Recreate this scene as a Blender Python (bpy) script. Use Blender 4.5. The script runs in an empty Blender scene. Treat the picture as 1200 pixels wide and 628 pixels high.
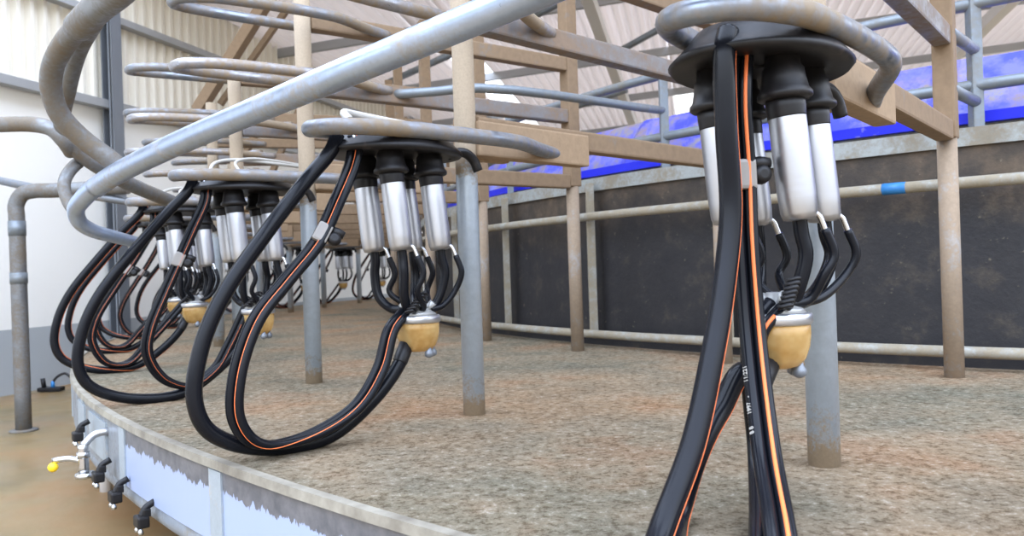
import bpy, bmesh, math, random
from mathutils import Vector, Matrix
random.seed(7)
S = bpy.context.scene
COL = S.collection
PI = math.pi
# ------------------------------------------------------------------ camera maths (measured from the photograph)
FPX, ROLL, PITCH, EYE = 905.0, 0.0332, 0.0008, 0.80
DECK = 0.45
CX, CY, RP, RD, RE = 4.7734, 6.6682, 6.8488, 5.7223, 7.46     # rotary centre and radii of posts / inner posts / rim
T0, DT, PH = 4.0416, -0.1213, 0.0039
fwd = Vector((0, math.cos(PITCH), -math.sin(PITCH)))
r0 = Vector((1, 0, 0)); u0 = r0.cross(fwd)
CR = r0*math.cos(ROLL) - u0*math.sin(ROLL)
CU = u0*math.cos(ROLL) + r0*math.sin(ROLL)
EYEV = Vector((0, 0, EYE))
def ray(x, y): return fwd + CR*((x-600)/FPX) - CU*((y-314)/FPX)
def atz(x, y, z):                                              # point of that pixel at world height z
    d = ray(x, y); return EYEV + d*((z-EYE)/d.z)
def aty(x, y, Y):                                              # point of that pixel at depth Y
    d = ray(x, y); return EYEV + d*(Y/d.y)
def ring(R, ang, z): return Vector((CX+R*math.cos(ang), CY+R*math.sin(ang), z))
# ------------------------------------------------------------------ materials
def newmat(name, base=(.5,.5,.5), rough=.5, metal=0.0):
    m = bpy.data.materials.new(name); m.use_nodes = True
    b = m.node_tree.nodes['Principled BSDF']
    b.inputs['Base Color'].default_value = (*base, 1); b.inputs['Roughness'].default_value = rough; b.inputs['Metallic'].default_value = metal
    return m
def nd(m, t, **k):
    n = m.node_tree.nodes.new(t)
    for a, v in k.items():
        if a in n.inputs: n.inputs[a].default_value = v
        else: setattr(n, a, v)
    return n
def lk(m, a, b): m.node_tree.links.new(a, b)
def coords(m, kind='Object', scale=(1,1,1)):
    t = nd(m, 'ShaderNodeTexCoord'); mp = nd(m, 'ShaderNodeMapping'); mp.inputs['Scale'].default_value = scale
    lk(m, t.outputs[kind], mp.inputs['Vector']); return mp.outputs['Vector']
def noise(m, vec, scale, detail=4, rough=.6):
    n = nd(m, 'ShaderNodeTexNoise'); n.inputs['Scale'].default_value = scale; n.inputs['Detail'].default_value = detail; n.inputs['Roughness'].default_value = rough
    lk(m, vec, n.inputs['Vector']); return n.outputs['Fac']
def ramp(m, fac, stops):
    r = nd(m, 'ShaderNodeValToRGB'); e = r.color_ramp.elements
    while len(e) < len(stops): e.new(.5)
    for i, (p, c) in enumerate(stops):
        e[i].position = p; e[i].color = (*c, 1) if len(c) == 3 else c
    lk(m, fac, r.inputs['Fac']); return r.outputs['Color']
def mixc(m, fac, a, b):
    n = nd(m, 'ShaderNodeMix', data_type='RGBA')
    if isinstance(fac, (int, float)): n.inputs[0].default_value = fac
    else: lk(m, fac, n.inputs[0])
    for v, i in ((a, 6), (b, 7)):
        if isinstance(v, tuple): n.inputs[i].default_value = (*v, 1)
        else: lk(m, v, n.inputs[i])
    return n.outputs[2]
def math_(m, op, a, b=None, clamp=False):
    n = nd(m, 'ShaderNodeMath', operation=op, use_clamp=clamp)
    for v, i in ((a, 0), (b, 1)):
        if v is None: continue
        if isinstance(v, (int, float)): n.inputs[i].default_value = v
        else: lk(m, v, n.inputs[i])
    return n.outputs[0]
def setb(m, **k):
    b = m.node_tree.nodes['Principled BSDF']
    names = dict(col='Base Color', rough='Roughness', metal='Metallic')
    for a, v in k.items():
        i = b.inputs[names[a]]
        if isinstance(v, (int, float)): i.default_value = v
        elif isinstance(v, tuple): i.default_value = (*v, 1)
        else: lk(m, v, i)
def bump(m, h, strength=.3, dist=.01):
    n = nd(m, 'ShaderNodeBump'); n.inputs['Strength'].default_value = strength; n.inputs['Distance'].default_value = dist
    lk(m, h, n.inputs['Height']); lk(m, n.outputs[0], m.node_tree.nodes['Principled BSDF'].inputs['Normal'])

def steel(name, clean, dirt, amount, metal=.75, rough=.34, scale=6, zdirt=None, kind='Object'):
    """galvanised tube with caked dust; amount 0..1 = share of dust"""
    m = newmat(name); v = coords(m, kind)
    n1 = noise(m, v, scale, 6, .65); n2 = noise(m, v, scale*9, 3, .6); n3 = noise(m, v, 60, 4, .7)
    s = math_(m, 'ADD', math_(m, 'MULTIPLY', n1, .7), math_(m, 'MULTIPLY', n2, .3))
    if zdirt:
        sep = nd(m, 'ShaderNodeSeparateXYZ'); lk(m, v, sep.inputs[0])
        r = ramp(m, math_(m, 'MULTIPLY', sep.outputs['Z'], 1/zdirt[-1][0]), [(p/zdirt[-1][0], (a, a, a)) for p, a in zdirt])
        s = math_(m, 'ADD', s, math_(m, 'SUBTRACT', r, .5))
        thr = .5
    else: thr = 1.0 - amount
    lo, hi = thr*.5+.25-.08, thr*.5+.25+.08
    f = ramp(m, s, [(max(0, lo), (0,0,0)), (min(1, hi), (1,1,1))])
    c1 = mixc(m, n3, tuple(x*.8 for x in clean), tuple(min(1, x*1.15) for x in clean))
    c2 = mixc(m, n2, tuple(x*.75 for x in dirt), tuple(min(1, x*1.2) for x in dirt))
    setb(m, col=mixc(m, f, c1, c2), metal=math_(m, 'MULTIPLY', math_(m, 'SUBTRACT', 1.0, f), metal),
         rough=math_(m, 'ADD', math_(m, 'MULTIPLY', f, .45), math_(m, 'ADD', math_(m, 'MULTIPLY', n3, .12), rough-.06)))
    bump(m, n2, .15, .003)
    return m
TAN = (.50, .37, .24); GALV = (.60, .66, .74)
M = {}
M['post'] = steel('post steel', (.46,.54,.63), (.33,.26,.18), .4, metal=.45, rough=.38, scale=22, zdirt=[(0,.80),(.04,.56),(.10,.38),(.30,.15),(.52,.2),(.58,.55),(.66,.85),(1.3,.85)])
M['inner_post'] = steel('inner post steel', (.34,.34,.34), (.29,.22,.155), .7, metal=.2, rough=.5, scale=9)
M['beam'] = steel('dusty beam', (.22,.21,.20), (.225,.155,.095), .80, metal=.3, rough=.5, scale=5)
M['beam_dark'] = steel('worn brown beam', (.20,.19,.19), (.21,.15,.105), .5, metal=.4, rough=.42, scale=7)
M['plate'] = steel('tan bracket plate', (.28,.24,.20), (.30,.21,.13), .9, metal=.2, rough=.55, scale=8)
M['hoop'] = steel('polished hoop', (.24,.27,.32), (.20,.155,.105), .44, metal=.85, rough=.32, scale=5)
M['hoop_dusty'] = steel('dusty hoop', (.33,.34,.38), (.26,.20,.135), .50, metal=.85, rough=.28, scale=6)
M['bigpipe'] = steel('foreground rail', (.38,.46,.60), (.30,.26,.20), .30, metal=.7, rough=.30, scale=7)
M['bigpipe2'] = steel('hooked rail', (.20,.21,.22), (.155,.13,.10), .5, metal=.6, rough=.4, scale=9)
M['rail'] = steel('wall rail', (.36,.36,.33), (.30,.26,.19), .6, metal=.25, rough=.5, scale=14)
M['rail_dark'] = steel('dark steel', (.20,.22,.25), (.26,.22,.18), .3, metal=.5, rough=.45)
M['pale_rail'] = steel('pale rail', (.20,.23,.26), (.20,.19,.165), .35, metal=.4, rough=.42)
M['rubber'] = newmat('black rubber hose', (.012,.013,.017), .3)
m = M['rubber']; v = coords(m); n = noise(m, v, 25, 4); setb(m, rough=ramp(m, n, [(.3, (.15,)*3), (.7, (.27,)*3)])); setb(m, col=mixc(m, noise(m, v, 8, 3), (.003,.0035,.006), (.009,.010,.013)))
M['rubber'].node_tree.nodes['Principled BSDF'].inputs['Specular IOR Level'].default_value = .17
M['rubber_matt'] = newmat('black moulded rubber', (.012,.012,.014), .42)
m = M['rubber_matt']; v = coords(m); setb(m, col=ramp(m, noise(m, v, 30, 5), [(.3, (.005,.005,.006)), (.62, (.012,.011,.012)), (.8, (.05,.04,.035))]))
M['rubber_matt'].node_tree.nodes['Principled BSDF'].inputs['Specular IOR Level'].default_value = .3
M['stripe'] = newmat('orange stripe', (.80,.18,.045), .6)
M['shell'] = newmat('brushed stainless', (.47,.48,.51), .38, 1.0)
m = M['shell']; v = coords(m, scale=(1,1,40)); setb(m, rough=ramp(m, noise(m, v, 9, 3), [(.3, (.34,)*3), (.7, (.44,)*3)]))
M['chrome'] = newmat('bright chrome', (.55,.55,.56), .22, 1.0)
M['band'] = newmat('claw band', (.50,.51,.54), .3, .85)
M['clip'] = newmat('clear grey clip', (.40,.37,.34), .3)
M['clip'].node_tree.nodes['Principled BSDF'].inputs['Transmission Weight'].default_value = .5
M['amber'] = newmat('amber claw bowl', (.80,.52,.20), .18)
b = M['amber'].node_tree.nodes['Principled BSDF']; b.inputs['Transmission Weight'].default_value = .55; b.inputs['IOR'].default_value = 1.3
v = coords(M['amber']); setb(M['amber'], col=ramp(M['amber'], noise(M['amber'], v, 18, 3), [(.35, (.55,.30,.08)), (.6, (.80,.54,.22))]))
M['lid'] = newmat('grey claw lid', (.32,.32,.31), .25, .3)
M['yellow'] = newmat('yellow knob', (.95,.62,.02), .4)
M['twine'] = newmat('white twine', (.48,.46,.42), .7)
M['green'] = newmat('green cap', (.02,.30,.18), .4)
M['bluefit'] = newmat('blue fitting', (.03,.20,.50), .4)
M['white_paint'] = newmat('white painted steel', (.75,.75,.74), .5)
# deck
m = M['deck'] = newmat('platform concrete', rough=.75); m.node_tree.nodes['Principled BSDF'].inputs['Specular IOR Level'].default_value = .2; v = coords(m)
big = noise(m, v, 1.1, 5, .55); mid = noise(m, v, 3.2, 5, .6); fine = noise(m, v, 70, 8, .8)
c = ramp(m, mid, [(.34, (.22,.20,.145)), (.46, (.37,.30,.205)), (.55, (.47,.35,.225)), (.64, (.50,.285,.155))])
c2 = ramp(m, big, [(.40, (.25,.245,.18)), (.5, (.42,.33,.225)), (.60, (.50,.32,.18))])
c = mixc(m, .5, c, c2)
sp = ramp(m, fine, [(.41, (.40,.35,.29)), (.50, (1,1,1)), (.68, (1.0,1.0,1.0))])
mul = nd(m, 'ShaderNodeMix', data_type='RGBA', blend_type='MULTIPLY'); mul.inputs[0].default_value = .9
lk(m, c, mul.inputs[6]); lk(m, sp, mul.inputs[7])
c = mixc(m, ramp(m, fine, [(.55, (0,0,0)), (.66, (.75,.75,.75))]), mul.outputs[2], (.80,.70,.58))
setb(m, col=c, rough=ramp(m, mid, [(.3, (.75,)*3), (.7, (.95,)*3)]))
vor = nd(m, 'ShaderNodeTexVoronoi'); vor.inputs['Scale'].default_value = 55; lk(m, v, vor.inputs['Vector'])
bump(m, math_(m, 'ADD', math_(m, 'MULTIPLY', fine, 1.4), math_(m, 'MULTIPLY', vor.outputs['Distance'], .5)), 1.0, .014)
# ground
m = M['ground'] = newmat('wet yellow concrete floor', rough=.4); v = coords(m)
c = ramp(m, noise(m, v, .9, 5, .6), [(.36, (.095,.072,.03)), (.5, (.19,.12,.05)), (.62, (.25,.125,.048))])
setb(m, col=mixc(m, math_(m, 'MULTIPLY', noise(m, v, 7, 5), .4), c, (.30,.24,.12)), rough=ramp(m, noise(m, v, 1.3, 3), [(.4, (.28,)*3), (.6, (.6,)*3)]))
bump(m, noise(m, v, 12, 5), .15, .01)
# rubber wall
m = M['wallrubber'] = newmat('scuffed black rubber sheet', rough=.6); v = coords(m)
sep = nd(m, 'ShaderNodeSeparateXYZ'); lk(m, v, sep.inputs[0])
up = ramp(m, math_(m, 'ADD', sep.outputs['Z'], math_(m, 'MULTIPLY', noise(m, v, 2.5, 4), .5)), [(.68, (0,0,0)), (.86, (.75,.75,.75)), (1.0, (.8,.8,.8))])
n = noise(m, v, 9, 7, .7); n2 = noise(m, v, 38, 5, .7)
blk = ramp(m, n, [(.3, (.007,.007,.010)), (.55, (.015,.014,.016)), (.72, (.05,.04,.03))])
brn = ramp(m, n, [(.3, (.022,.017,.012)), (.5, (.06,.043,.028)), (.7, (.13,.09,.055))])
c = mixc(m, up, blk, brn)
c = mixc(m, ramp(m, n2, [(.64, (0,0,0)), (.74, (.55,.55,.55))]), c, (.22,.18,.12))
setb(m, col=c); bump(m, n2, .3, .006)
# pale band of the hub wall
M['bandsteel'] = steel('dirty pale steel band', (.32,.34,.33), (.24,.21,.16), .45, metal=.15, rough=.55, scale=9)
# blue sheet
m = M['blue'] = newmat('worn blue paint', rough=.4); v = coords(m)
f = ramp(m, noise(m, v, 4.2, 6, .7), [(.40, (0,0,0)), (.52, (1,1,1))])
f2 = ramp(m, noise(m, v, 9, 4, .6), [(.45, (0,0,0)), (.6, (1,1,1))])
c = mixc(m, f, mixc(m, f2, (.25,.23,.26), (.27,.19,.12)), mixc(m, f2, (.02,.04,.72), (.13,.14,.62)))
c = mixc(m, .12, c, (.30,.30,.45))
setb(m, col=c)
M['bluelip'] = newmat('bright blue lip', (.012,.02,.72), .35)
v = coords(M['bluelip']); setb(M['bluelip'], col=ramp(M['bluelip'], noise(M['bluelip'], v, 5, 5, .7), [(.30, (.35,.34,.40)), (.40, (.012,.022,.75))]))
# cladding / walls / roof
def clad(name, a, b):
    m = newmat(name, rough=.55); v = coords(m)
    setb(m, col=mixc(m, noise(m, v, 1.5, 5), a, b)); return m
M['clad'] = clad('cream wall cladding', (.74,.70,.60), (.84,.80,.70))
M['roof'] = clad('pinkish fibre roof sheet', (.74,.69,.64), (.86,.80,.75))
M['whitewall'] = newmat('painted block wall', rough=.6); m = M['whitewall']; v = coords(m)
sep = nd(m, 'ShaderNodeSeparateXYZ'); lk(m, v, sep.inputs[0])
setb(m, col=mixc(m, math_(m, 'GREATER_THAN', sep.outputs['Z'], .47), (.40,.43,.45), mixc(m, noise(m, v, 1.2, 4), (.86,.86,.82), (.92,.91,.87))))
M['purlin'] = newmat('grey purlin steel', (.36,.37,.38), .5, .4)
M['column'] = newmat('dark grey column steel', (.20,.22,.25), .45, .5)
for k_ in ('roof',):
    m = M[k_]; out = m.node_tree.nodes['Material Output']; pb = m.node_tree.nodes['Principled BSDF']
    tl = nd(m, 'ShaderNodeBsdfTranslucent'); tl.inputs['Color'].default_value = (.84,.78,.74,1); mx = nd(m, 'ShaderNodeMixShader'); mx.inputs[0].default_value = .32
    lk(m, pb.outputs[0], mx.inputs[1]); lk(m, tl.outputs[0], mx.inputs[2]); lk(m, mx.outputs[0], out.inputs['Surface'])
# skirt
m = M['skirt'] = newmat('skirt sheet with torn film', rough=.35); v = coords(m)
sep = nd(m, 'ShaderNodeSeparateXYZ'); lk(m, v, sep.inputs[0])
nz = noise(m, coords(m, scale=(14,14,3)), 3, 6, .7)
f = ramp(m, math_(m, 'ADD', math_(m, 'MULTIPLY', sep.outputs['Z'], 10), math_(m, 'MULTIPLY', math_(m, 'SUBTRACT', nz, .5), .9)), [(.0, (1,1,1)), (1, (1,1,1))])
edge = math_(m, 'GREATER_THAN', math_(m, 'ADD', sep.outputs['Z'], math_(m, 'MULTIPLY', math_(m, 'SUBTRACT', nz, .5), .07)), -.055)
grey = ramp(m, noise(m, v, 30, 5), [(.3, (.10,.105,.12)), (.7, (.20,.20,.215))])
setb(m, col=mixc(m, edge, (.31,.37,.53), grey), rough=math_(m, 'ADD', .35, math_(m, 'MULTIPLY', edge, .1)), metal=math_(m, 'MULTIPLY', edge, .35))
M['skirt_grey'] = steel('grey galvanised skirt', (.26,.29,.33), (.20,.19,.17), .4, metal=.4, rough=.4, scale=9)
M['joint'] = steel('pale skirt joint', (.36,.41,.45), (.42,.38,.33), .25, metal=.3, rough=.45, scale=20)
M['rim'] = newmat('pale rim strip', rough=.6); v = coords(M['rim']); setb(M['rim'], col=ramp(M['rim'], noise(M['rim'], v, 12, 5), [(.35, (.15,.13,.10)), (.65, (.30,.275,.22))]))
# ------------------------------------------------------------------ mesh helpers
def smooth_path(pts, n=8, closed=False):
    P = [Vector(p) for p in pts]
    if n <= 1: return P
    out = []; L = len(P); rng = L if closed else L-1
    for i in range(rng):
        p1, p2 = P[i], P[(i+1) % L]
        p0 = P[(i-1) % L] if (closed or i > 0) else p1*2-p2
        p3 = P[(i+2) % L] if (closed or i+2 < L) else p2*2-p1
        def tj(a, b): return max(1e-5, (b-a).length ** .5)
        t0 = 0; t1 = tj(p0, p1); t2 = t1+tj(p1, p2); t3 = t2+tj(p2, p3)
        for k in range(n):
            t = t1+(t2-t1)*k/n
            A1 = p0*((t1-t)/(t1-t0))+p1*((t-t0)/(t1-t0)); A2 = p1*((t2-t)/(t2-t1))+p2*((t-t1)/(t2-t1)); A3 = p2*((t3-t)/(t3-t2))+p3*((t-t2)/(t3-t2))
            B1 = A1*((t2-t)/(t2-t0))+A2*((t-t0)/(t2-t0)); B2 = A2*((t3-t)/(t3-t1))+A3*((t-t1)/(t3-t1))
            out.append(B1*((t2-t)/(t2-t1))+B2*((t-t1)/(t2-t1)))
    if not closed: out.append(P[-1])
    return out
def tube(bm, pts, r, seg=12, n=8, closed=False, caps=True, rads=None):
    P = smooth_path(pts, n, closed); L = len(P); rings = []
    def tan(i):
        a = P[(i-1) % L] if (closed or i > 0) else P[i]; b = P[(i+1) % L] if (closed or i < L-1) else P[i]
        return (b-a).normalized()
    t = tan(0); up = Vector((0,0,1)) if abs(t.z) < .9 else Vector((1,0,0))
    nrm = (up-t*up.dot(t)).normalized()
    for i in range(L):
        t = tan(i); nrm = (nrm-t*nrm.dot(t)).normalized(); bn = t.cross(nrm)
        rr = r if rads is None else rads(i/(L-1))
        rings.append([bm.verts.new(P[i]+(nrm*math.cos(2*PI*k/seg)+bn*math.sin(2*PI*k/seg))*rr) for k in range(seg)])
    off = 0
    for i in range(L if closed else L-1):
        a, b = rings[i], rings[(i+1) % L]
        if closed and i == L-1:
            off = min(range(seg), key=lambda o: (a[0].co-b[o].co).length)
        for k in range(seg):
            f = bm.faces.new((a[k], a[(k+1) % seg], b[(k+1+off) % seg], b[(k+off) % seg])); f.smooth = True
    if caps and not closed:
        bm.faces.new(list(reversed(rings[0]))); bm.faces.new(rings[-1])
def offset_path(pts, n, d, ref):
    """the smoothed path pushed sideways by d towards ref"""
    P = smooth_path(pts, n); out = []; ref = Vector(ref).normalized()
    for i, p in enumerate(P):
        t = (P[min(i+1, len(P)-1)]-P[max(i-1, 0)]).normalized()
        q = ref-t*ref.dot(t)
        out.append(p+(q.normalized()*d if q.length > .15 else q*d/.15))
    return out
def box(bm, c, s, mat=None, bev=0):
    r = bmesh.ops.create_cube(bm, size=1); vs = r['verts']
    bmesh.ops.scale(bm, vec=Vector(s), verts=vs)
    if bev:
        es = list({e for v in vs for e in v.link_edges})
        rr = bmesh.ops.bevel(bm, geom=es, offset=bev, segments=2, affect='EDGES', profile=.6)
        vs = list({v for f in rr['faces'] for v in f.verts} | {v for v in vs if v.is_valid})
    if mat is not None: bmesh.ops.transform(bm, matrix=mat, verts=vs)
    bmesh.ops.translate(bm, vec=Vector(c), verts=vs)
def bar(bm, a, b, w, h, bev=.004):
    """rectangular tube from a to b, w wide and h high"""
    a, b = Vector(a), Vector(b); d = b-a; L = d.length; x = d.normalized()
    y = Vector((0,0,1)).cross(x)
    if y.length < .05: y = Vector((0,1,0)).cross(x)
    y.normalize(); z = x.cross(y)
    m = Matrix((x, y, z)).transposed().to_4x4()
    box(bm, (a+b)/2, (L, w, h), m, bev)
def lathe(bm, prof, seg=24, c=(0,0,0), axis=None, cap=True):
    """prof list of (r, z)"""
    c = Vector(c); q = Vector((0,0,1)).rotation_difference(Vector(axis).normalized()).to_matrix() if axis is not None else Matrix.Identity(3)
    rings = [[bm.verts.new(c+q@Vector((r*math.cos(2*PI*k/seg), r*math.sin(2*PI*k/seg), z))) for k in range(seg)] for r, z in prof]
    for a, b in zip(rings, rings[1:]):
        for k in range(seg):
            f = bm.faces.new((a[k], a[(k+1) % seg], b[(k+1) % seg], b[k])); f.smooth = True
    if cap: bm.faces.new(list(reversed(rings[0]))); bm.faces.new(rings[-1])
def sweep(bm, prof, a0, a1, n, c=(CX, CY), smooth=True):
    """closed profile [(R, z)] swept about the rotary centre"""
    full = abs(abs(a1-a0)-2*PI) < 1e-6
    cols = []
    for i in range(n if full else n+1):
        a = a0+(a1-a0)*i/n
        cols.append([bm.verts.new((c[0]+R*math.cos(a), c[1]+R*math.sin(a), z)) for R, z in prof])
    K = len(prof)
    for i in range(n):
        A, B = cols[i], cols[(i+1) % len(cols)]
        for k in range(K):
            f = bm.faces.new((A[k], A[(k+1) % K], B[(k+1) % K], B[k]))
    if not full: bm.faces.new(cols[0]); bm.faces.new(list(reversed(cols[-1])))
def obj(name, bm, mat, parent=None, autosmooth=True):
    bmesh.ops.recalc_face_normals(bm, faces=bm.faces)
    me = bpy.data.meshes.new(name); bm.to_mesh(me); bm.free(); me.materials.append(mat if not isinstance(mat, str) else M[mat])
    o = bpy.data.objects.new(name, me); COL.objects.link(o)
    if parent: o.parent = parent
    return o
def empty(name, label=None, cat=None, loc=(0,0,0), rz=0, group=None, kind=None):
    o = bpy.data.objects.new(name, None); COL.objects.link(o); o.location = loc; o.rotation_euler = (0,0,rz); o.empty_display_size = .1
    tag(o, label, cat, group, kind); return o
def tag(o, label=None, cat=None, group=None, kind=None):
    if label: o['label'] = label
    if cat: o['category'] = cat
    if group: o['group'] = group
    if kind: o['kind'] = kind
    return o
def B(): return bmesh.new()
def kids(o): return [c for c in list(bpy.data.objects) if c.parent == o]
def copy_tree(o, parent=None):
    c = o.copy(); COL.objects.link(c); c.parent = parent
    for ch in kids(o): copy_tree(ch, c)
    return c
# ------------------------------------------------------------------ the building
bm = B(); box(bm, (6.5, 8.2, -.05), (22, 21, .1)); tag(obj('floor', bm, 'ground'), kind='structure')
WS = .30                                                       # the left wall runs away at this slope
W0 = Vector((-3.672, 5.498, 0)); wd = Vector((WS, 1, 0)).normalized(); wn = Vector((1, -WS, 0)).normalized()
def wp(t, off=0, z=0): return W0+wd*t+wn*off+Vector((0, 0, z))
T_A, T_B = -5.0, 12.6
WT = EYE+1.4635
wall = empty('wall_left', kind='structure', loc=(0,0,0))
bm = B(); bar(bm, wp(T_A, -.1, WT/2), wp(T_B, -.1, WT/2), .2, WT, 0); obj('lower_wall', bm, 'whitewall', wall)
def corrugated(bm, origin, along, across, length, up_fn, pitch, depth, width, thick=.01, box_profile=False):
    """sheet whose ribs run with 'along' over length; waves counted over width"""
    n = int(width/pitch*6); rows = []
    nrm = along.cross(across).normalized()
    for s in (0, 1):
        rr = []
        for j in (0, 1):
            col = []
            for i in range(n+1):
                w = i*width/n; ph = w/pitch*2*PI
                h = math.cos(ph)
                if box_profile: h = max(-1, min(1, h*1.9))
                col.append(bm.verts.new(origin+across*w+along*(length*j)+nrm*(h*depth/2+s*thick)))
            rr.append(col)
        rows.append(rr)
    for s in (0, 1):
        for i in range(n):
            f = bm.faces.new((rows[s][0][i], rows[s][0][i+1], rows[s][1][i+1], rows[s][1][i])); f.smooth = not box_profile
    for j in (0, 1):
        for i in range(n): bm.faces.new((rows[0][j][i], rows[1][j][i], rows[1][j][i+1], rows[0][j][i+1]))
    for i in (0, n): bm.faces.new((rows[0][0][i], rows[0][1][i], rows[1][1][i], rows[1][0][i]))
bm = B(); corrugated(bm, wp(T_A, .0, WT), Vector((0,0,1)), wd, 2.1, None, .115, .045, T_B-T_A, box_profile=True); obj('cladding', bm, 'clad', wall)
for z, t in ((WT+.0, .07), (EYE+2.2, .06)):
    bm = B(); bar(bm, wp(T_A, .06, z), wp(T_B, .06, z), .09, t, .004); obj('girt', bm, 'purlin', wall)
for t in (1.02, 7.2):
    bm = B()
    bar(bm, wp(t, .10, 0), wp(t, .10, 4.2), .012, .10, 0)
    for s in (-.06, .06): pass
    c0 = wp(t, .14)
    for off in (.05, .15):
        bar(bm, wp(t-.055, off, 2.1), wp(t+.055, off, 2.1), .012, 4.2, 0)
    obj('steel_column', bm, 'column', wall)
# back wall
bw = empty('wall_back', kind='structure')
bq = wp(T_B, -.1); bdir = Vector((1, -WS, 0)).normalized()
bm = B(); bar(bm, bq+Vector((0,0,WT/2)), bq+bdir*22+Vector((0,0,WT/2)), .2, WT, 0); obj('lower_wall', bm, 'whitewall', bw)
bm = B(); corrugated(bm, bq+Vector((0,0,WT))-wd*.1, Vector((0,0,1)), bdir, 2.1, None, .115, .028, 22, box_profile=True); obj('cladding', bm, 'clad', bw)
# roof: ribs run away from us, gently falling; openings left for the clear sheets, unseen gaps added for sky light
RS = .24
ra = Vector((RS, 1, 0)).normalized(); rc = Vector((1, -RS, 0)).normalized()
RA = (ra+Vector((0,0,-.06))).normalized(); RC = (rc+Vector((0,0,.05))).normalized()
RO = Vector((-2.98, 7.8, EYE+2.72))
RN = RA.cross(RC); RN = RN if RN.z > 0 else -RN
def roofpx(x, y):
    d = ray(x, y); t = (RO-EYEV).dot(RN)/d.dot(RN); p = EYEV+d*t-RO
    # solve p = a*RA + c*RC
    aa, ac, cc = RA.dot(RA), RA.dot(RC), RC.dot(RC); pa, pc = p.dot(RA), p.dot(RC)
    det = aa*cc-ac*ac; return (pa*cc-pc*ac)/det, (pc*aa-pa*ac)/det
roof = empty('ceiling', kind='structure')
def roof_strip(c0, c1, a0, a1, mat='roof', name='roof_sheet'):
    bm = B(); corrugated(bm, RO+RC*c0+RA*a0, RA, RC, a1-a0, None, .125, .075, c1-c0, thick=.008); return obj(name, bm, mat, roof)
A_NEAR, A_FAR = -4.6, 9.2  # near edge stops short, out of view, so sky lights the stalls from above
sk = []
aR, cR = roofpx(607, 115); aL, cL = roofpx(556, 100)
cuts = [(cL, cR)]
a3, c3 = roofpx(792, 130); a4, c4 = roofpx(832, 118); cuts.append((c3, c3+.55))
print('skylight', aR, cR, aL, cL, a3, c3)
aTop = roofpx(575, 60)[0]
cur = -1.2
for (k0, k1), (h0, h1) in zip(cuts, [(aTop, A_FAR-1.4), (a3-1.2, a3+1.6)]):
    roof_strip(cur, k0, -1.4 if cur < 0 else A_NEAR, A_FAR)  # first strip starts late: unseen opening added to brighten the left wall
    roof_strip(k0, k1, A_NEAR, h0); roof_strip(k0, k1, h1, A_FAR)
    cur = k1
roof_strip(cur, 11, A_NEAR, A_FAR)
for a in [A_NEAR+.1+1.9*k for k in range(8)]:
    bm = B(); p = RO+RA*a-RN*.09; bar(bm, p+RC*-1.0, p+RC*11, .05, .10, .003); obj('purlin', bm, 'purlin', roof)
for c in (roofpx(722, 75)[1], roofpx(722, 75)[1]+4.4):
    bm = B(); p = RO+RC*c-RN*.22; bar(bm, p+RA*A_NEAR, p+RA*A_FAR, .12, .14, .004); obj('rafter', bm, 'white_paint', roof)
def stick(name, parent, a, b, r, mat): bm = B(); tube(bm, [a, b], r, 10, 1); return obj(name, bm, mat, parent)
for q in ([(470, 90, 7.5), (532, 62, 6.8)], [(628, 17, 6.0), (655, 3, 5.7)], [(722, 62, 7.6), (762, 40, 7.2)], [(655, 132, 8.8), (715, 112, 8.4)]):
    a = aty(*q[0]); b = aty(*q[1]); d = (b-a); stick('roof_brace', roof, a-d*.25, b+d*.3, .032, 'pale_rail')
# ------------------------------------------------------------------ rotary platform
plat = empty('rotary_platform', 'large round concrete milking platform with grey steel skirt and bare tan deck', 'platform', (CX, CY, 0))
def local(o): o.location = -Vector((CX, CY, 0)); return o
def ringpart(name, prof, mat, a0=0, a1=2*PI, n=240, parent=plat):
    bm = B(); sweep(bm, [(R, z) for R, z in prof], a0, a1, n, c=(0, 0)); return obj(name, bm, mat, parent)
ringpart('deck', [(5.42, DECK), (RE-.012, DECK), (RE-.012, DECK-.14), (5.42, DECK-.14)], 'deck')
o = ringpart('rim', [(RE-.012, DECK+.004), (RE+.006, DECK+.004), (RE+.008, DECK-.012), (RE-.012, DECK-.012)], 'rim')
bm = B(); N = 240
R_t = RE-.03; zt = DECK-.182
tube(bm, [(R_t*math.cos(2*PI*i/N), R_t*math.sin(2*PI*i/N), zt) for i in range(N)], .026, 12, 1, closed=True); obj('lower_tube', bm, 'skirt_grey', plat)
JW = math.radians(4.7); J0 = math.radians(224.2)
first, last = -10, 3
def panel_bm(a0, a1):
    bm = B(); sweep(bm, [(RE-.010, -.013), (RE, -.013), (RE, -.158), (RE-.010, -.158)], a0, a1, 8, c=(0,0)); return bm
for k in range(first, last):
    a = J0+k*JW; grey = k < -1
    o = obj('skirt_panel', panel_bm(a+.0002, a+JW-.0002), 'skirt_grey' if grey else 'skirt', plat); o.location = (0, 0, DECK)
    if not grey: o['label'] = 'skirt panel with torn pale blue film'
    bm = B(); w = .0036; sweep(bm, [(RE, -.016), (RE+.004, -.016), (RE+.004, -.156), (RE, -.156)], a-w, a+w, 2, c=(0,0)); j = obj('joint_strip', bm, 'joint', plat); j.location = (0, 0, DECK)
a_lo = J0+first*JW; a_hi = J0+last*JW
bm = B(); sweep(bm, [(RE-.010, -.013), (RE, -.013), (RE, -.158), (RE-.010, -.158)], a_hi, a_lo+2*PI, 180, c=(0,0)); o = obj('skirt_ring', bm, 'skirt_grey', plat); o.location = (0, 0, DECK)
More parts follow.
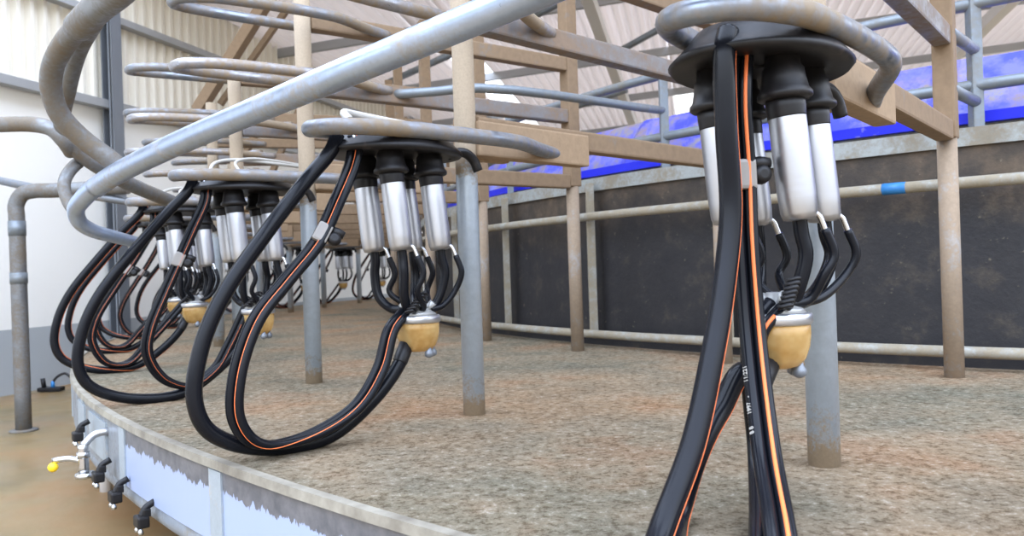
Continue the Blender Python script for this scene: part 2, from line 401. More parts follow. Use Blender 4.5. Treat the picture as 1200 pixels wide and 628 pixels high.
for k in range(0, 30):
    a = math.radians(222.4)+k*2*PI/30
    bm = B(); tube(bm, [(RE-.1)*Vector((math.cos(a), math.sin(a), 0))+Vector((0,0,z)) for z in (0.0, DECK-.14)], .022, 12, 1); obj('support_leg', bm, 'white_paint', plat)
# scratched cover plate on the skirt
for a_deg, w_ in ((217.1, .018), (214.6, .012)):
    a = math.radians(a_deg)
    bm = B(); sweep(bm, [(RE, -.03), (RE+.005, -.03), (RE+.005, -.135), (RE, -.135)], a-w_, a+w_, 5, c=(0,0)); o = obj('cover_plate', bm, 'joint', plat); o.location = (0, 0, DECK)
# ------------------------------------------------------------------ hub wall, trough, hub railing
RW = 5.50
A0w, A1w = math.radians(170), math.radians(262)
hub = empty('hub_partition', 'curved black rubber partition around the hub with two rusty rails', 'partition', (CX, CY, DECK))
ringpart('rubber_sheet', [(RW, 0.0), (RW-.03, 0.0), (RW-.03, .67), (RW, .67)], 'wallrubber', A0w, A1w, 120, hub)
bm = B(); sweep(bm, [(RW+.012, .67), (RW-.05, .67), (RW-.05, .725), (RW+.012, .725)], A0w, A1w, 120, c=(0,0)); obj('top_band', bm, 'bandsteel', hub)
for z in (.555, .055):
    rr = RW+.075
    bm = B(); tube(bm, [(rr*math.cos(a), rr*math.sin(a), z) for a in [A0w+(A1w-A0w)*i/110 for i in range(111)]], .0175, 10, 1); obj('horizontal_rail', bm, 'rail', hub)
ang = lambda i: T0+i*DT+PH
for i in range(1, 13):
    a = ang(i)-.0155
    if i == -1: continue
    rr = RW+.045
    bm = B(); bar(bm, (rr*math.cos(a), rr*math.sin(a), .055), (rr*math.cos(a), rr*math.sin(a), .70), .034, .034, .004); obj('frame_post', bm, 'rail', hub)
# blue tape on upper rail
aa = math.atan2(atz(1048, 222, EYE+.2).y-CY, 0)  # placeholder angle replaced below
best = min((abs((EYEV+ray(1048, 222)*t-Vector((CX, CY, EYE))).to_2d().length-(RW+.075)), t) for t in [i*.004+.8 for i in range(600)])
p = EYEV+ray(1048, 222)*best[1]; a_t = math.atan2(p.y-CY, p.x-CX); rr = RW+.075
bm = B(); tube(bm, [(rr*math.cos(a_t+d), rr*math.sin(a_t+d), .555) for d in (-.006, 0, .006)], .0183, 10, 1); obj('blue_tape', bm, 'bluefit', hub)
# blue trough: overlapping ribbed sheets leaning inwards
tr = empty('feed_trough', 'long curved blue feed trough with worn paint behind the black wall', 'trough', (CX, CY, DECK))
n = 190; a0, a1 = A0w, A1w; bm = B(); cols = []
for i in range(n+1):
    a = a0+(a1-a0)*i/n; q = (i % 14)
    rib = .022 if q in (0, 1) else 0
    cols.append([[bm.verts.new(((R+dr+rib)*math.cos(a), (R+dr+rib)*math.sin(a), z)) for R, z in ((5.36, .775), (5.30, .87), (5.20, .995))] for dr in (0, -.012)])
for i in range(n):
    A, C = cols[i], cols[i+1]
    for s in (0, 1):
        for k in (0, 1): bm.faces.new((A[s][k], A[s][k+1], C[s][k+1], C[s][k]))
    for k in (0, 2): bm.faces.new((A[0][k], A[1][k], C[1][k], C[0][k]))
obj('blue_sheet', bm, 'blue', tr)
bm = B(); sweep(bm, [(5.36, .75), (5.40, .752), (5.405, .785), (5.36, .79)], a0, a1, 120, c=(0,0)); obj('lip', bm, 'bluelip', tr)
bm = B(); sweep(bm, [(5.36, .70), (5.375, .70), (5.375, .755), (5.36, .755)], a0, a1, 120, c=(0,0)); obj('apron', bm, 'bandsteel', tr)
for k in range(9):
    a = a0+(a1-a0)*(k+.5)/9; bm = B(); bar(bm, (5.34*math.cos(a), 5.34*math.sin(a), 0), (5.34*math.cos(a), 5.34*math.sin(a), .76), .03, .03); obj('support_leg', bm, 'rail', tr)
bm = B(); sweep(bm, [(5.30, 0), (5.0, 0), (5.0, -DECK), (5.30, -DECK)], 0, 2*PI, 160, c=(0,0)); o = obj('trough_plinth', bm, 'bandsteel', tr)
RH = 5.44
hr = empty('hub_railing', 'pale grey tube railing rising behind the blue trough', 'railing', (CX, CY, DECK))
aA = math.radians(232.2); dA = math.radians(11.7)
for z in (.86, 1.11):
    bm = B(); tube(bm, [(RH*math.cos(a), RH*math.sin(a), z) for a in [aA+.5*dA*1.7-(i*.02) for i in range(66)]], .019, 10, 1); obj('rail', bm, 'pale_rail', hr)
hub_pts = []
for k in range(0, 6):
    a = aA-k*dA; p = Vector((RH*math.cos(a), RH*math.sin(a), 0)); hub_pts.append(p+Vector((CX, CY, DECK)))
    bm = B(); bar(bm, p, p+Vector((0,0,1.16)), .034, .034); obj('post', bm, 'pale_rail', hr)
# ------------------------------------------------------------------ stalls
def frame(i):
    a = T0+i*DT; P = Vector((CX+RP*math.cos(a), CY+RP*math.sin(a), DECK))
    D = Vector((CX+RD*math.cos(a+PH), CY+RD*math.sin(a+PH), DECK)); u = (D-P); L = u.length; u.normalize()
    return P, u, Vector((-u.y, u.x, 0)), L
L_ = frame(0)[3]
LV = (.69, .955, 1.165)                                        # beam heights above the deck
HO = (.646, .968, 1.158)
STALL_GROUP = None
OFF = Vector((-.072, .010, 0))
def make_stall(lift=0):
    t = empty('stall_divider'); ox, oy = OFF.x, OFF.y
    bm = B(); tube(bm, [(0,0,0), (0,0,1.23)], .0262, 20, 1); obj('outer_post', bm, 'post', t)
    bm = B(); tube(bm, [(L_,0,0), (L_,0,.70)], .0262, 16, 1); obj('inner_post', bm, 'inner_post', t)
    bm = B(); box(bm, (L_, 0, 1.21), (.055, .055, 1.08), None, .005); obj('upper_post', bm, 'beam', t)
    for k, z in enumerate(LV):
        bm = B(); bar(bm, (.024, .0, z), (L_-.026, 0, z), .045, .055, .006); obj('divider_beam', bm, 'beam' if k != 1 else 'beam_dark', t)
    # bracket plate and stub
    bm = B()
    box(bm, (.215, -.012, .662), (.40, .045, .085), None, .005); box(bm, (.07, .02, .665), (.16, .03, .10), None, .004)
    obj('bracket_plate', bm, 'plate', t)
    # hoops
    for k, z in enumerate(HO):
        far = .022
        pts = [(.30, -.012, z), (.20, -.050, z), (.115, -.090, z), (.085, -.102, z), (.05, -.110, z), (-.02, -.114, z), (-.2, -.105, z), (-.31, -.085, z), (-.375, -.035, z+.002), (-.385, .03, z+.006),
               (-.335, .085, z+far-.005), (-.24, .108, z+far), (-.08, .11, z+far), (.06, .105, z+far), (.16, .085, z+far), (.24, .03, z+far)]
        if k == 0: pts = [(p[0]*1.03, p[1], p[2]+lift*min(1, max(0, (.30-p[0])*4))) for p in pts]
        bm = B(); tube(bm, pts, .0175 if k == 0 else .0165, 14, 6); obj('hoop', bm, 'hoop' if k != 1 else 'hoop_dusty', t)
    # black wash plate under the lowest hoop with four cups
    bm = B()
    cx0, cy0 = -.125+ox, oy; dz0 = .008+lift
    seg = 40; rings = []
    for rx, ry, z in ((.085,.06,.652), (.120,.09,.648), (.130,.105,.632), (.155,.122,.612), (.165,.128,.604), (.158,.122,.597), (.10,.085,.600), (.03,.03,.602)):
        rings.append([bm.verts.new((cx0+rx*math.cos(2*PI*q/seg), cy0+ry*math.sin(2*PI*q/seg), z+dz0)) for q in range(seg)])
    for a, b2 in zip(rings, rings[1:]):
        for q in range(seg):
            f = bm.faces.new((a[q], a[(q+1) % seg], b2[(q+1) % seg], b2[q])); f.smooth = True
    bm.faces.new(rings[0]); bm.faces.new(rings[-1])
    tube(bm, [(cx0, cy0, .63), (cx0, cy0, .665)], .03, 14, 1)
    wpl = obj('wash_plate', bm, 'rubber_matt', t)
    for (x, y) in CUPS:
        bm = B(); ax = Vector((-.05*(x+.125)-.03, -.05*y+.03, 1)); x += ox; y += oy
        lathe(bm, [(.020,.060), (.024,.052), (.025,.040), (.0285,.036), (.030,.022), (.033,.008), (.0375,.002), (.0378,-.004), (.034,-.007), (.026,-.008)], 24, (x, y, .567+lift*.5), ax); obj('wash_cup', bm, 'rubber_matt', wpl)
    bm = B(); tube(bm, [(.0+ox, -.03+oy, .615), (.035+ox, -.045+oy, .622), (.058+ox, -.052+oy, .606), (.070+ox, -.055+oy, .580)], .0115, 12, 6); obj('inlet_spout', bm, 'rubber_matt', wpl)
    bm = B()
    box(bm, (-.125+ox, oy, .664), (.05, .215, .006), None, .001)
    obj('cross_strap', bm, 'beam_dark', t)
    return t
CUPS = [(-.175, -.052), (-.175, .052), (-.070, -.052), (-.070, .052)]
CLAW = Vector((-.185, -.035, .215))
def mill(pts, i=None): return [Vector(p) for p in pts]
HOSE_A = [(-.350, 0, .640), (-.366, 0, .606), (-.424, 0, .542), (-.519, 0, .429), (-.608, 0, .310), (-.650, 0, .218), (-.664, 0, .127), (-.640, 0, .068), (-.551, -.005, .022), (-.405, -.015, .018), (-.300, -.03, .084), (-.238, -.035, .150), (-.222, -.035, .180)]
HOSE_S = [(-.318, -.02, .640), (-.327, -.02, .584), (-.377, -.03, .492), (-.425, -.035, .413), (-.496, -.035, .337), (-.559, -.035, .266), (-.599, -.035, .165), (-.602, -.035, .086), (-.567, -.035, .038), (-.480, -.04, .030), (-.363, -.055, .075), (-.297, -.05, .147), (-.262, -.045, .227), (-.215, -.035, .262)]
def on_plane(i, x, y, v0):
    P, u, w, L = frame(i); d = ray(x, y); o = EYEV-P
    t = (v0-o.dot(w))/d.dot(w); p = o+d*t
    return Vector((p.dot(u), v0, p.z))
def make_cluster(hA, hS, clip_t=.24, srad=.0010, orange_ref=(.3, -1, 0), a_ref=(.5, .5, 0), a_stripe=True, detail=True, rot=None, claw=CLAW, off=Vector((0,0,0))):
    t = empty('milking_cluster')
    def refl(v):                                               # world direction to stall-local
        v = Vector(v); return Matrix.Rotation(-rot, 3, 'Z') @ v if rot is not None else v
    bottoms = []
    for (x, y) in CUPS:
        ax = Vector((-.05*(x+.125)-.10*0-.075, -.05*y+.065, 1)).normalized()  # lean seen in the photo: lower ends drift towards the claw side
        top = Vector((x, y, .562))+off
        bm = B(); lathe(bm, [(.0255,-.020), (.0258,-.022), (.0262,-.07), (.0262,-.135), (.0250,-.158), (.0222,-.167), (.013,-.169)], 28, top, ax); sh = obj('teat_cup', bm, 'shell', t)
        bm = B(); lathe(bm, [(.0225,.004), (.0272,.0), (.0272,-.010), (.0264,-.022), (.0262,-.024)], 24, top, ax); obj('liner_collar', bm, 'rubber_matt', sh)
        bt = top-ax*.168; bottoms.append((bt, ax))
        bm = B(); side = Vector((.6, -.8, 0)); a = bt+side*.017+ax*.010
        tube(bm, [a, a+side*.009-ax*.004, a+side*.014-ax*.018, a+side*.017-ax*.032], .0042, 10, 5); obj('pulse_nipple', bm, 'chrome', sh)
    bottoms = [(b, a) for b, a in bottoms]
    for (bt, ax), (cx_, cy_) in zip(bottoms, CUPS):
        d = Vector((cx_+.125, cy_, 0)).normalized(); end = claw+d*.024+Vector((0,0,.050))
        bulge = Vector((bt.x, bt.y, 0))-Vector((claw.x, claw.y, 0))
        low = .085 if bulge.length > .055 else .05
        bm = B(); tube(bm, [bt+ax*.006, bt-ax*.02, Vector((bt.x, bt.y, bt.z))-ax*.05+bulge*.06, claw+Vector((bulge.x*.92, bulge.y*.92, .078)), claw+Vector((bulge.x*.62, bulge.y*.62, .052)), end], .0105, 12, 6); obj('short_milk_tube', bm, 'rubber', t)
        side = Vector((.6, -.8, 0)); a = bt+side*.033-ax*.022
        bm = B(); tube(bm, [a+ax*.008, a-ax*.03+side*.008, claw+Vector((bulge.x*1.0, bulge.y*1.0, .09))+side*.032, claw+Vector((bulge.x*.5, bulge.y*.5, .055))+side*.03, claw+d*.02+Vector((0,0,.048))+side*.01], .0068, 10, 6); obj('short_pulse_tube', bm, 'rubber', t)
    # claw
    bm = B(); lathe(bm, [(.047,.022), (.0475,.006), (.0455,-.012), (.040,-.028), (.033,-.038), (.020,-.043), (.008,-.044)], 32, claw); cb = obj('claw_bowl', bm, 'amber', t)
    bm = B(); lathe(bm, [(.0460,.037), (.0495,.035), (.0505,.030), (.0505,.023), (.048,.020)], 32, claw); obj('claw_band', bm, 'band', cb)
    bm = B(); lathe(bm, [(.044,.037), (.036,.044), (.024,.052), (.014,.056), (.012,.066)], 28, claw)
    for q in range(4):
        a = PI/4+q*PI/2; tube(bm, [claw+Vector((.018*math.cos(a), .018*math.sin(a), .045)), claw+Vector((.036*math.cos(a), .036*math.sin(a), .064))], .0085, 10, 1)
    obj('claw_lid', bm, 'lid', cb)
    bm = B()
    for q in range(7):
        tube(bm, [claw+Vector((-.018+.006*q-.03, -.022, .046+.006*q)), claw+Vector((-.012+.006*q-.03, -.038, .05+.006*q)), claw+Vector((.0+.006*q-.03, -.030, .044+.006*q))], .0035, 8, 3)
    obj('ribbed_boot', bm, 'rubber_matt', cb)
    for s in (-.3, .55):
        bm = B(); c = claw+Vector((.030*math.cos(s-PI/2+.5), .030*math.sin(s-PI/2+.5), -.046)); lathe(bm, [(.004,-.010), (.010,-.006), (.010,.002), (.006,.008), (.005,.016)], 14, c); obj('stud', bm, 'column', cb)
    # outlet nozzle and hoses
    bm = B(); e = Vector(hA[-1]); p = Vector(hA[-2]); d = (e-p).normalized(); tube(bm, [e-d*.03, e-d*.028, e+d*.012], .0165, 14, 1); tube(bm, [e, e+d*.024], .009, 10, 1); obj('outlet_nozzle', bm, 'rubber_matt', cb)
    bm = B(); tube(bm, hA, .0150, 18, 9); ho = obj('long_milk_hose', bm, 'rubber', t)
    if a_stripe:
        bm = B(); op = offset_path(hA[:-1], 9, .0145, refl(a_ref)); tube(bm, op, .0012, 6, 1); s_ = obj('hose_stripe', bm, 'stripe', ho); s_['label'] = 'orange stripe'
    # twin pulse hose
    bm = B(); q0 = offset_path(hS, 9, .0088, refl((1, -.2, 0))); q1 = offset_path(hS, 9, .0088, refl((-1, .2, 0)))
    tube(bm, q0, .0090, 14, 1); tube(bm, q1, .0090, 14, 1); hp = obj('long_pulse_hose', bm, 'rubber', t)
    bm = B(); op = offset_path([q0[k] for k in range(0, len(q0)-4)], 1, .0086, refl(orange_ref)); tube(bm, op, srad, 8, 1); s_ = obj('hose_stripe', bm, 'stripe', hp); s_['label'] = 'orange stripe'
    # clip
    P = smooth_path(hS, 9); k = int(clip_t*len(P)); c = P[k]; d = (P[k+1]-P[k-1]).normalized(); y = refl((.2, -1, 0)); y = (y-d*y.dot(d)).normalized(); x = y.cross(d)
    mt = Matrix((x, y, d)).transposed().to_4x4()
    bm = B(); box(bm, c, (.030, .026, .042), mt, .005); cl = obj('hose_clip', bm, 'clip', t)
    bm = B(); cc = c-x*.026 if x.x < 0 else c+x*.026
    lathe(bm, [(.006,-.012), (.012,-.010), (.014,0), (.012,.010), (.006,.012)], 14, cc, y); lathe(bm, [(.008,-.014), (.010,.0), (.008,.014)], 12, cc-d*.016, x); obj('clip_knob', bm, 'rubber_matt', cl)
    # two small wire ends where the pulse hoses leave the hoop
    for s in (-.008, .010):
        bm = B(); tube(bm, [Vector(hS[0])+Vector((s, -.004, .0)), Vector(hS[0])+Vector((s*.8, -.008, -.022))], .0035, 8, 1); obj('hose_barb', bm, 'band', hp)
    return t
NAMES = ['nearest the camera at the right', 'second from the right', 'third from the right', 'fourth from the right', 'fifth from the right']
def place(o, i):
    P, u, w, L = frame(i); o.location = P; o.rotation_euler = (0, 0, math.atan2(u.y, u.x))
stall0 = make_stall(.024); stall = make_stall(); stalls = {}
SL = ['welded steel stall divider whose outer post stands right of centre, nearest the camera',
      'welded steel stall divider with the bare blue-grey post at centre of the platform',
      'welded steel stall divider behind the looped hoses, third post counted from the right',
      'welded steel stall divider with tan dusty beams, fourth post counted from the right']
NS = 13
for i in range(NS):
    o = stall0 if i == 0 else stall if i == 1 else copy_tree(stall)
    place(o, i); stalls[i] = o
    o['category'] = 'stall divider'; o['group'] = 'stall dividers around the platform'
    o['label'] = SL[i] if i < 4 else 'tan dusty stall divider in the distant stack round the far left curve'
    if i >= 4: o['group'] = 'distant stall dividers'
# head rails joining two of the dividers to the hub posts
P, u, w, L = frame(0)
for z in (.97, .81):
    inv = (Matrix.Translation(P) @ Matrix.Rotation(math.atan2(u.y, u.x), 4, 'Z')).inverted()
    e = inv @ (hub_pts[0]+Vector((0,0,z))); bm = B(); tube(bm, [(L_+.01, -.012, z), e], .0175, 12, 1); obj('head_rail', bm, 'rail_dark', stalls[0])
P, u, w, L = frame(2)
inv = (Matrix.Translation(P) @ Matrix.Rotation(math.atan2(u.y, u.x), 4, 'Z')).inverted()
e = inv @ (hub_pts[1]+Vector((0,0,.965))); bm = B(); tube(bm, [(.32, -.01, .96), (.42, -.10, .962), (.54, -.215, .964), e], .0165, 12, 5); obj('head_rail', bm, 'pale_rail', stalls[2])
# green cap on the middle hoop of the second divider
# twine resting on hoops
def rotof(i): u = frame(i)[1]; return math.atan2(u.y, u.x)
# cluster hoses of each near stall
A0 = [(-.335, 0, .66)]+[on_plane(0, x, y, 0) for x, y in ((849, 60), (851, 150), (856, 250), (846, 350), (834, 420), (812, 520), (775, 622))]
P, u, w, L = frame(0); inv0 = (Matrix.Translation(P) @ Matrix.Rotation(math.atan2(u.y, u.x), 4, 'Z')).inverted()
def dk(x, y, h): return inv0 @ atz(x, y, DECK+h)
A0 += [dk(756, 690, .017), dk(768, 720, .016), dk(786, 670, .016), dk(796, 600, .017)]+[on_plane(0, x, y, v) for x, y, v in ((820, 525, .04), (845, 478, .03), (870, 436, .01))]+[(-.283, -.010, .183), (-.269, -.013, .200)]
S0 = [(-.288, 0, .66)]+[on_plane(0, x, y, v) for x, y, v in ((869, 50, 0), (866, 120, 0), (871, 205, 0), (874, 285, -.005), (883, 400, -.02), (897, 520, -.06))]
S0 += [dk(914, 622, .055), dk(922, 700, .016), dk(905, 740, .015), dk(895, 690, .015), dk(894, 600, .02)]+[on_plane(0, x, y, v) for x, y, v in ((890, 520, .01), (884, 450, .0), (886, 388, -.01))]+[(-.260, -.025, .285)]
S2 = [(-.318, -.02, .640)]+[on_plane(2, x, y, -.03) for x, y in ((240, 236), (226, 268), (212, 300), (192, 345), (176, 385), (173, 415), (192, 444), (222, 452), (252, 432), (268, 405))]+[(-.215, -.035, .262)]
S3 = [(-.318, -.02, .640)]+[on_plane(3, x, y, -.03) for x, y in ((180, 262), (160, 300), (136, 335), (112, 375), (108, 400), (125, 425), (150, 425), (175, 400))]+[(-.215, -.035, .262)]
clusters = {}
spec = {0: (A0, S0, .205, (-.35, -1, 0), (1, -.10, 0)), 1: (HOSE_A, HOSE_S, .22, (-.7, -1, 0), (1, 1.2, 0)), 2: (HOSE_A, S2, .28, (.2, -1, 0), (1, 1, 0)), 3: (HOSE_A, S3, .28, (0, -1, 0), (1, .2, 0))}
CL = ['milking cluster hanging at the right, closest to the camera, hoses running out of the frame',
      'milking cluster left of the central post, its thick hoses looping down to the deck',
      'milking cluster third from the right, steel cups above an amber claw',
      'milking cluster fourth from the right, crowded behind the looped black hoses']
for i in range(NS):
    if i in spec:
        a, s, ct, oref, aref = spec[i]
        c = make_cluster(a, s, ct, .0026 if i == 0 else .0010 if i == 1 else .0005, oref, aref, a_stripe=(i in (0, 3)), rot=rotof(i), claw=CLAW if i else Vector((-.237, -.015, .236)), off=OFF+Vector((0, 0, .009 if i == 0 else 0)))
    else: c = copy_tree(clusters[3])
    place(c, i); clusters[i] = c
    c['category'] = 'milking cluster'
    c['label'] = CL[i] if i < 4 else 'small distant milking cluster far round the left curve of the platform'
    c['group'] = 'milking clusters' if i < 4 else 'distant milking clusters'
# faint white printing on the left tube of the nearest pulse hose
def printing():
    hp = [o for o in kids(clusters[0]) if o.name.startswith('long_pulse_hose')][0]
    P, u, w, L = frame(0); R0 = Matrix.Rotation(rotof(0), 4, 'Z'); inv = (Matrix.Translation(P) @ R0).inverted()
    ref = Matrix.Rotation(-rotof(0), 3, 'Z') @ Vector((-1, .2, 0)); q1 = offset_path(S0, 9, .0088, ref)
    eye = inv @ EYEV
    out = bmesh.new()
    for txt, x, y in (('8 8', 878, 507), ('1997', 875, 482), ('-', 872, 470), ('11:221', 869, 446)):
        d = (inv.to_3x3() @ ray(x, y)).normalized()
        k = min(range(20, len(q1)//2), key=lambda i: ((q1[i]-eye)-(q1[i]-eye).dot(d)*d).length)
        c = q1[k]; t = (q1[k-1]-q1[k+1]).normalized(); n = (eye-c); n = (n-t*n.dot(t)).normalized(); sd = t.cross(n)
        n2 = (n*.80+(-sd if sd.dot(inv.to_3x3() @ CR) > 0 else sd)*.6).normalized(); y_ = n2.cross(t)
        cu = bpy.data.curves.new('t', 'FONT'); cu.body = txt; cu.size = .0085; cu.extrude = .0004; cu.align_x = 'CENTER'; cu.align_y = 'CENTER'
        ob = bpy.data.objects.new('t', cu); COL.objects.link(ob); bpy.context.view_layer.update()
        me = bpy.data.meshes.new_from_object(ob.evaluated_get(bpy.context.evaluated_depsgraph_get()))
        m4 = Matrix((t, y_, n2)).transposed().to_4x4(); m4.translation = c+n2*.0090; me.transform(m4); out.from_mesh(me)
        bpy.data.objects.remove(ob); bpy.data.curves.remove(cu); bpy.data.meshes.remove(me)
    o = obj('printed_marks', out, 'twine', hp); o['label'] = 'small white printed characters'
printing()
# green cap
gi = Matrix.Translation(frame(1)[0]) @ Matrix.Rotation(rotof(1), 4, 'Z')
bm = B(); z = HO[1]; tube(bm, [(-.383, .0, z+.016), (-.380, .04, z+.02)], .019, 12, 2); o = obj('green_band', bm, 'green', stalls[1])
# pale tubes lying on the hoops
bm = B(); z = .70
tube(bm, [(-.30, .03, z-.02), (-.29, .07, z+.004), (-.24, .10, z+.010), (-.12, .105, z+.004), (.05, .10, z-.004), (.16, .10, z-.02)], .009, 12, 6)
o = obj('rubber_tube', bm, 'twine'); place(o, 1); tag(o, 'pale curved tube lying on the hoop left of the central post', 'tube')
for i, lab in ((2, 'white twisted tube lying on the hoop third from the right'), (3, 'white twisted tube lying on the hoop fourth from the right')):
    bm = B(); z = .71
    tube(bm, [(-.30, .02, z-.045), (-.27, .06, z-.01), (-.20, .09, z+.008), (-.05, .10, z+.003), (.10, .115, z-.006)], .0055, 8, 6)
    tube(bm, [(-.22, -.02, z-.045), (-.21, .05, z-.005), (-.15, .085, z+.014), (.0, .11, z+.008), (.12, .125, z-.006)], .0045, 8, 6)
    o = obj('rubber_tube', bm, 'twine'); place(o, i); tag(o, lab, 'tube')
# ------------------------------------------------------------------ foreground guide rail
g = empty('guide_rail', 'thick galvanised guide rail crossing the foreground with hooked curved end at left', 'rail')
zz = lambda x, y, Y: aty(x, y, Y)
bm = B(); tube(bm, [zz(900, -128, .86), zz(600, 3, 1.16), zz(400, 87, 1.36), zz(300, 129, 1.56), zz(200, 172, 1.76), zz(131, 207, 1.96), zz(112, 220, 2.0)], .0262, 24, 6); obj('main_rail', bm, 'bigpipe', g)
bm = B(); tube(bm, [zz(131, 207, 1.965), zz(112, 219, 2.0), zz(98, 232, 2.03), zz(89, 246, 2.07), zz(93, 260, 2.10), zz(108, 270, 2.14), zz(132, 277, 2.2), zz(160, 284, 2.3)], .0250, 16, 6, rads=lambda t: .0255-.0085*t); obj('end_bend', bm, 'bigpipe', g)
bm = B(); tube(bm, [zz(103, 22, 1.62), zz(78, 48, 1.74), zz(62, 78, 1.82), zz(60, 104, 1.86), zz(70, 134, 1.90), zz(96, 162, 1.94), zz(128, 186, 1.97), zz(142, 198, 1.985)], .0245, 18, 6); obj('front_hook', bm, 'bigpipe2', g)
bm = B(); tube(bm, [zz(300, -150, .95), zz(180, -60, 1.25), zz(140, -12, 1.45), zz(116, 8, 1.56), zz(92, 32, 1.67)], .030, 20, 6); obj('sleeve', bm, 'bigpipe2', g)
bm = B(); tube(bm, [zz(112, 20, 1.66), zz(90, 62, 1.88), zz(79, 104, 2.0), zz(73, 146, 2.08), zz(88, 174, 2.13), zz(118, 197, 2.2), zz(153, 216, 2.32), zz(205, 238, 2.5)], .0215, 16, 6); obj('rear_hook', bm, 'bigpipe2', g)
bm = B(); tube(bm, [zz(-60, 148, 2.1), zz(0, 146, 2.1), zz(40, 146, 2.1), zz(62, 152, 2.09), zz(76, 166, 2.10), zz(84, 178, 2.14)], .021, 16, 6); obj('side_rail', bm, 'bigpipe2', g)
bm = B(); tube(bm, [zz(97, 186, 2.18), zz(82, 200, 2.14), zz(75, 216, 2.11), zz(79, 234, 2.10), zz(90, 252, 2.09)], .0165, 14, 6); obj('small_loop', bm, 'bigpipe2', g)
# ground railing at the left
gr = empty('ground_railing', 'worn grey pipe railing standing on the yellow floor at far left', 'railing', tuple(atz(28, 505, 0)))
bp = atz(28, 505, 0); 
def L2(v): return Vector(v)-bp
topy = bp.y; hz = EYE+.50
e = aty(150, 219, topy)
bm = B(); tube(bm, [(0,0,0), (0,0,hz-.14), (0,0,hz-.07), (.035,0,hz-.015), (.10,0,hz), (.2,0,hz), L2(e)], .040, 18, 6); obj('bent_pipe', bm, 'bigpipe2', gr)
bm = B(); tube(bm, [L2(aty(-60, 198, topy+.2)), L2(aty(40, 220, topy+.1)), L2(aty(110, 230, topy)), L2(aty(200, 244, topy+.1))], .022, 12, 4); obj('lower_pipe', bm, 'rail_dark', gr)
bm = B(); lathe(bm, [(.043, hz-.24), (.0435, hz-.16)], 18); obj('pipe_sleeve', bm, 'pale_rail', gr)
bm = B(); lathe(bm, [(.043, hz-.50), (.0435, hz-.44)], 18); obj('pipe_sleeve', bm, 'pale_rail', gr)
bm = B(); lathe(bm, [(.07, 0), (.07, .008), (.045, .012)], 20); obj('base_plate', bm, 'bigpipe2', gr)
# braces of the gantry across the platform (tan diagonal struts)
gb = empty('slanted_gantry', 'tan slanted steel struts standing beyond the left hoops', 'gantry', tuple(atz(150, 455, 0)))
go = Vector(gb.location)
for (x0, y0, x1, y1, Y, w) in ((262, 82, 312, 2, 4.6, .085), (285, 84, 330, 20, 4.7, .045), (322, 195, 350, 130, 6.4, .06), (298, 160, 326, 108, 6.2, .06)):
    a = aty(x0, y0, Y); b = aty(x1, y1, Y); d = b-a
    bm = B(); bar(bm, a-d*(.6 if Y < 5 else .5)-go, b+d*(.12 if Y < 5 else .5)-go, w, w*.7, .004); o = obj('strut', bm, 'beam', gb)
# fittings under the skirt: valve and clamps
def edge(a_deg, z, r=RE): a = math.radians(a_deg); return Vector((CX+r*math.cos(a), CY+r*math.sin(a), z)), Vector((math.cos(a), math.sin(a), 0)), Vector((-math.sin(a), math.cos(a), 0))
c = aty(98, 545, 2.02); dz = Vector((c.x-CX, c.y-CY, 0)).normalized()
v_ = empty('drain_valve', 'chrome drain valve with a yellow knob under the platform rim at left', 'valve', tuple(c))
bm = B(); tube(bm, [(0,0,.055), (0,0,.02), (0,0,-.018)], .013, 16, 3); lathe(bm, [(.012,-.034), (.024,-.032), (.026,-.026), (.024,-.020), (.013,-.018)], 20, (.004,0,0)); lathe(bm, [(.016,.02), (.016,.035)], 16); obj('valve_body', bm, 'chrome', v_)
bm = B(); tube(bm, [(0,0,.01), (-.03,-.01,.02), (-.07,-.015,.018)], .008, 12, 5); box(bm, (-.055, -.013, .020), (.035, .012, .010), None, .002); obj('lever', bm, 'chrome', v_)
bm = B(); bmesh.ops.create_uvsphere(bm, u_segments=18, v_segments=12, radius=.0125); bmesh.ops.translate(bm, vec=(-.068, -.02, .002), verts=bm.verts)
for f in bm.faces: f.smooth = True
obj('yellow_knob', bm, 'yellow', v_)
bm = B(); tube(bm, [(0,0,.05), (.02,.02,.075), (.05,.04,.08)], .010, 12, 4); obj('inlet_pipe', bm, 'band', v_)
for k, (x, y, Y, lab) in enumerate(((91, 516, 2.17, 'black pipe clamp above the chrome valve at the platform edge'), (115, 564, 1.97, 'black pipe clamp right beside the chrome valve'), (135, 588, 1.86, 'black pipe clamp with chrome bolts between its two neighbours'), (166, 617, 1.72, 'black pipe clamp nearest the bottom edge under the rim'))):
    c = aty(x, y, Y); rz = math.atan2(c.y-CY, c.x-CX)
    e_ = empty('pipe_clamp', lab, 'clamp', tuple(c), rz)
    bm = B(); box(bm, (0,0,.012), (.026,.040,.026), None, .005); box(bm, (-.01,0,.030), (.016,.024,.018), None, .003); obj('clamp_body', bm, 'rubber_matt', e_)
    bm = B()
    for s in (-.012, .014):
        lathe(bm, [(.004,-.014), (.006,-.012), (.006,-.006), (.004,-.004), (.004,.004)], 10, (.006, s, 0))
    obj('clamp_bolt', bm, 'chrome', e_)
    bm = B(); tube(bm, [(.0,-.0,.02), (-.01,.0,.04), (-.03,0,.05)], .008, 10, 4); obj('clamp_hook', bm, 'rubber_matt', e_)
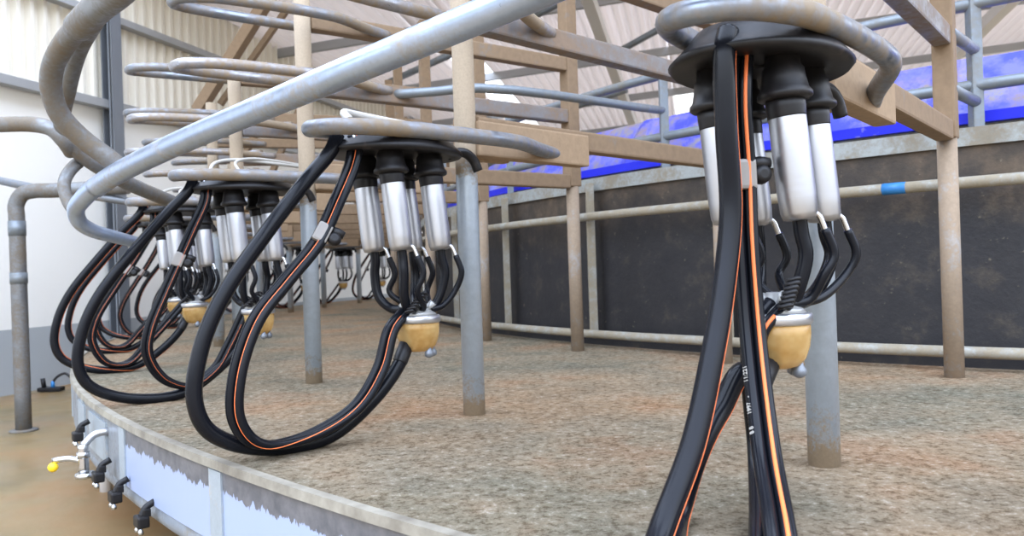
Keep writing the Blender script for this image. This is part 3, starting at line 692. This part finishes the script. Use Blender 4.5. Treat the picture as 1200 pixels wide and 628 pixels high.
# small pump on the floor by the far wall
c = atz(60, 459, 0); e_ = empty('foot_pump', 'small black foot pump with blue fitting on the floor at left', 'pump', tuple(c))
bm = B(); box(bm, (.0,0,.02), (.17,.07,.03), None, .008); tube(bm, [(-.05,0,.03), (-.06,0,.10)], .016, 12, 1); obj('pump_body', bm, 'rubber_matt', e_)
bm = B(); lathe(bm, [(.014,0), (.014,.04), (.008,.05)], 14, (.02, -.01, .03)); obj('fitting', bm, 'bluefit', e_)
bm = B(); tube(bm, [(.02,-.01,.07), (.05,0,.11), (.10,.01,.13), (.14,.01,.10), (.20,.02,.012), (.34,.03,.012)], .009, 10, 5); obj('hose', bm, 'rubber_matt', e_)
# ------------------------------------------------------------------ light
w = bpy.data.worlds.new('World'); S.world = w; w.use_nodes = True
nt = w.node_tree; bg = nt.nodes['Background']
tc = nt.nodes.new('ShaderNodeTexCoord'); sp_ = nt.nodes.new('ShaderNodeSeparateXYZ'); rp = nt.nodes.new('ShaderNodeValToRGB')
nt.links.new(tc.outputs['Generated'], sp_.inputs[0]); nt.links.new(sp_.outputs['Z'], rp.inputs['Fac'])
mr = nt.nodes.new('ShaderNodeMapRange'); mr.inputs['From Min'].default_value = -1; nt.links.new(sp_.outputs['Z'], mr.inputs['Value']); nt.links.new(mr.outputs[0], rp.inputs['Fac'])
for pos, c in ((.0, (.30,.26,.21)), (.49, (.32,.30,.27)), (.56, (.42,.44,.46)), (.66, (1.0,1.08,1.2)), (.82, (1.25,1.45,1.85))):
    e3 = rp.color_ramp.elements.new(pos); e3.color = (*c, 1)
rp.color_ramp.elements.remove(rp.color_ramp.elements[-1])
nt.links.new(rp.outputs['Color'], bg.inputs['Color']); bg.inputs['Strength'].default_value = 5.9
# ------------------------------------------------------------------ camera
cam = bpy.data.cameras.new('Camera'); co = bpy.data.objects.new('Camera', cam); COL.objects.link(co); S.camera = co
cam.sensor_width = 36; cam.sensor_fit = 'HORIZONTAL'; cam.lens = FPX/1200*36; cam.clip_start = .02; cam.clip_end = 100
mt = Matrix((CR, CU, -fwd)).transposed().to_4x4(); mt.translation = EYEV; co.matrix_world = mt
cam.dof.use_dof = True; cam.dof.focus_distance = 1.45; cam.dof.aperture_fstop = 7
S.view_settings.view_transform = 'Standard'; S.view_settings.look = 'None'; S.view_settings.gamma = 1; S.view_settings.exposure = -.58
S.view_settings.use_curve_mapping = False
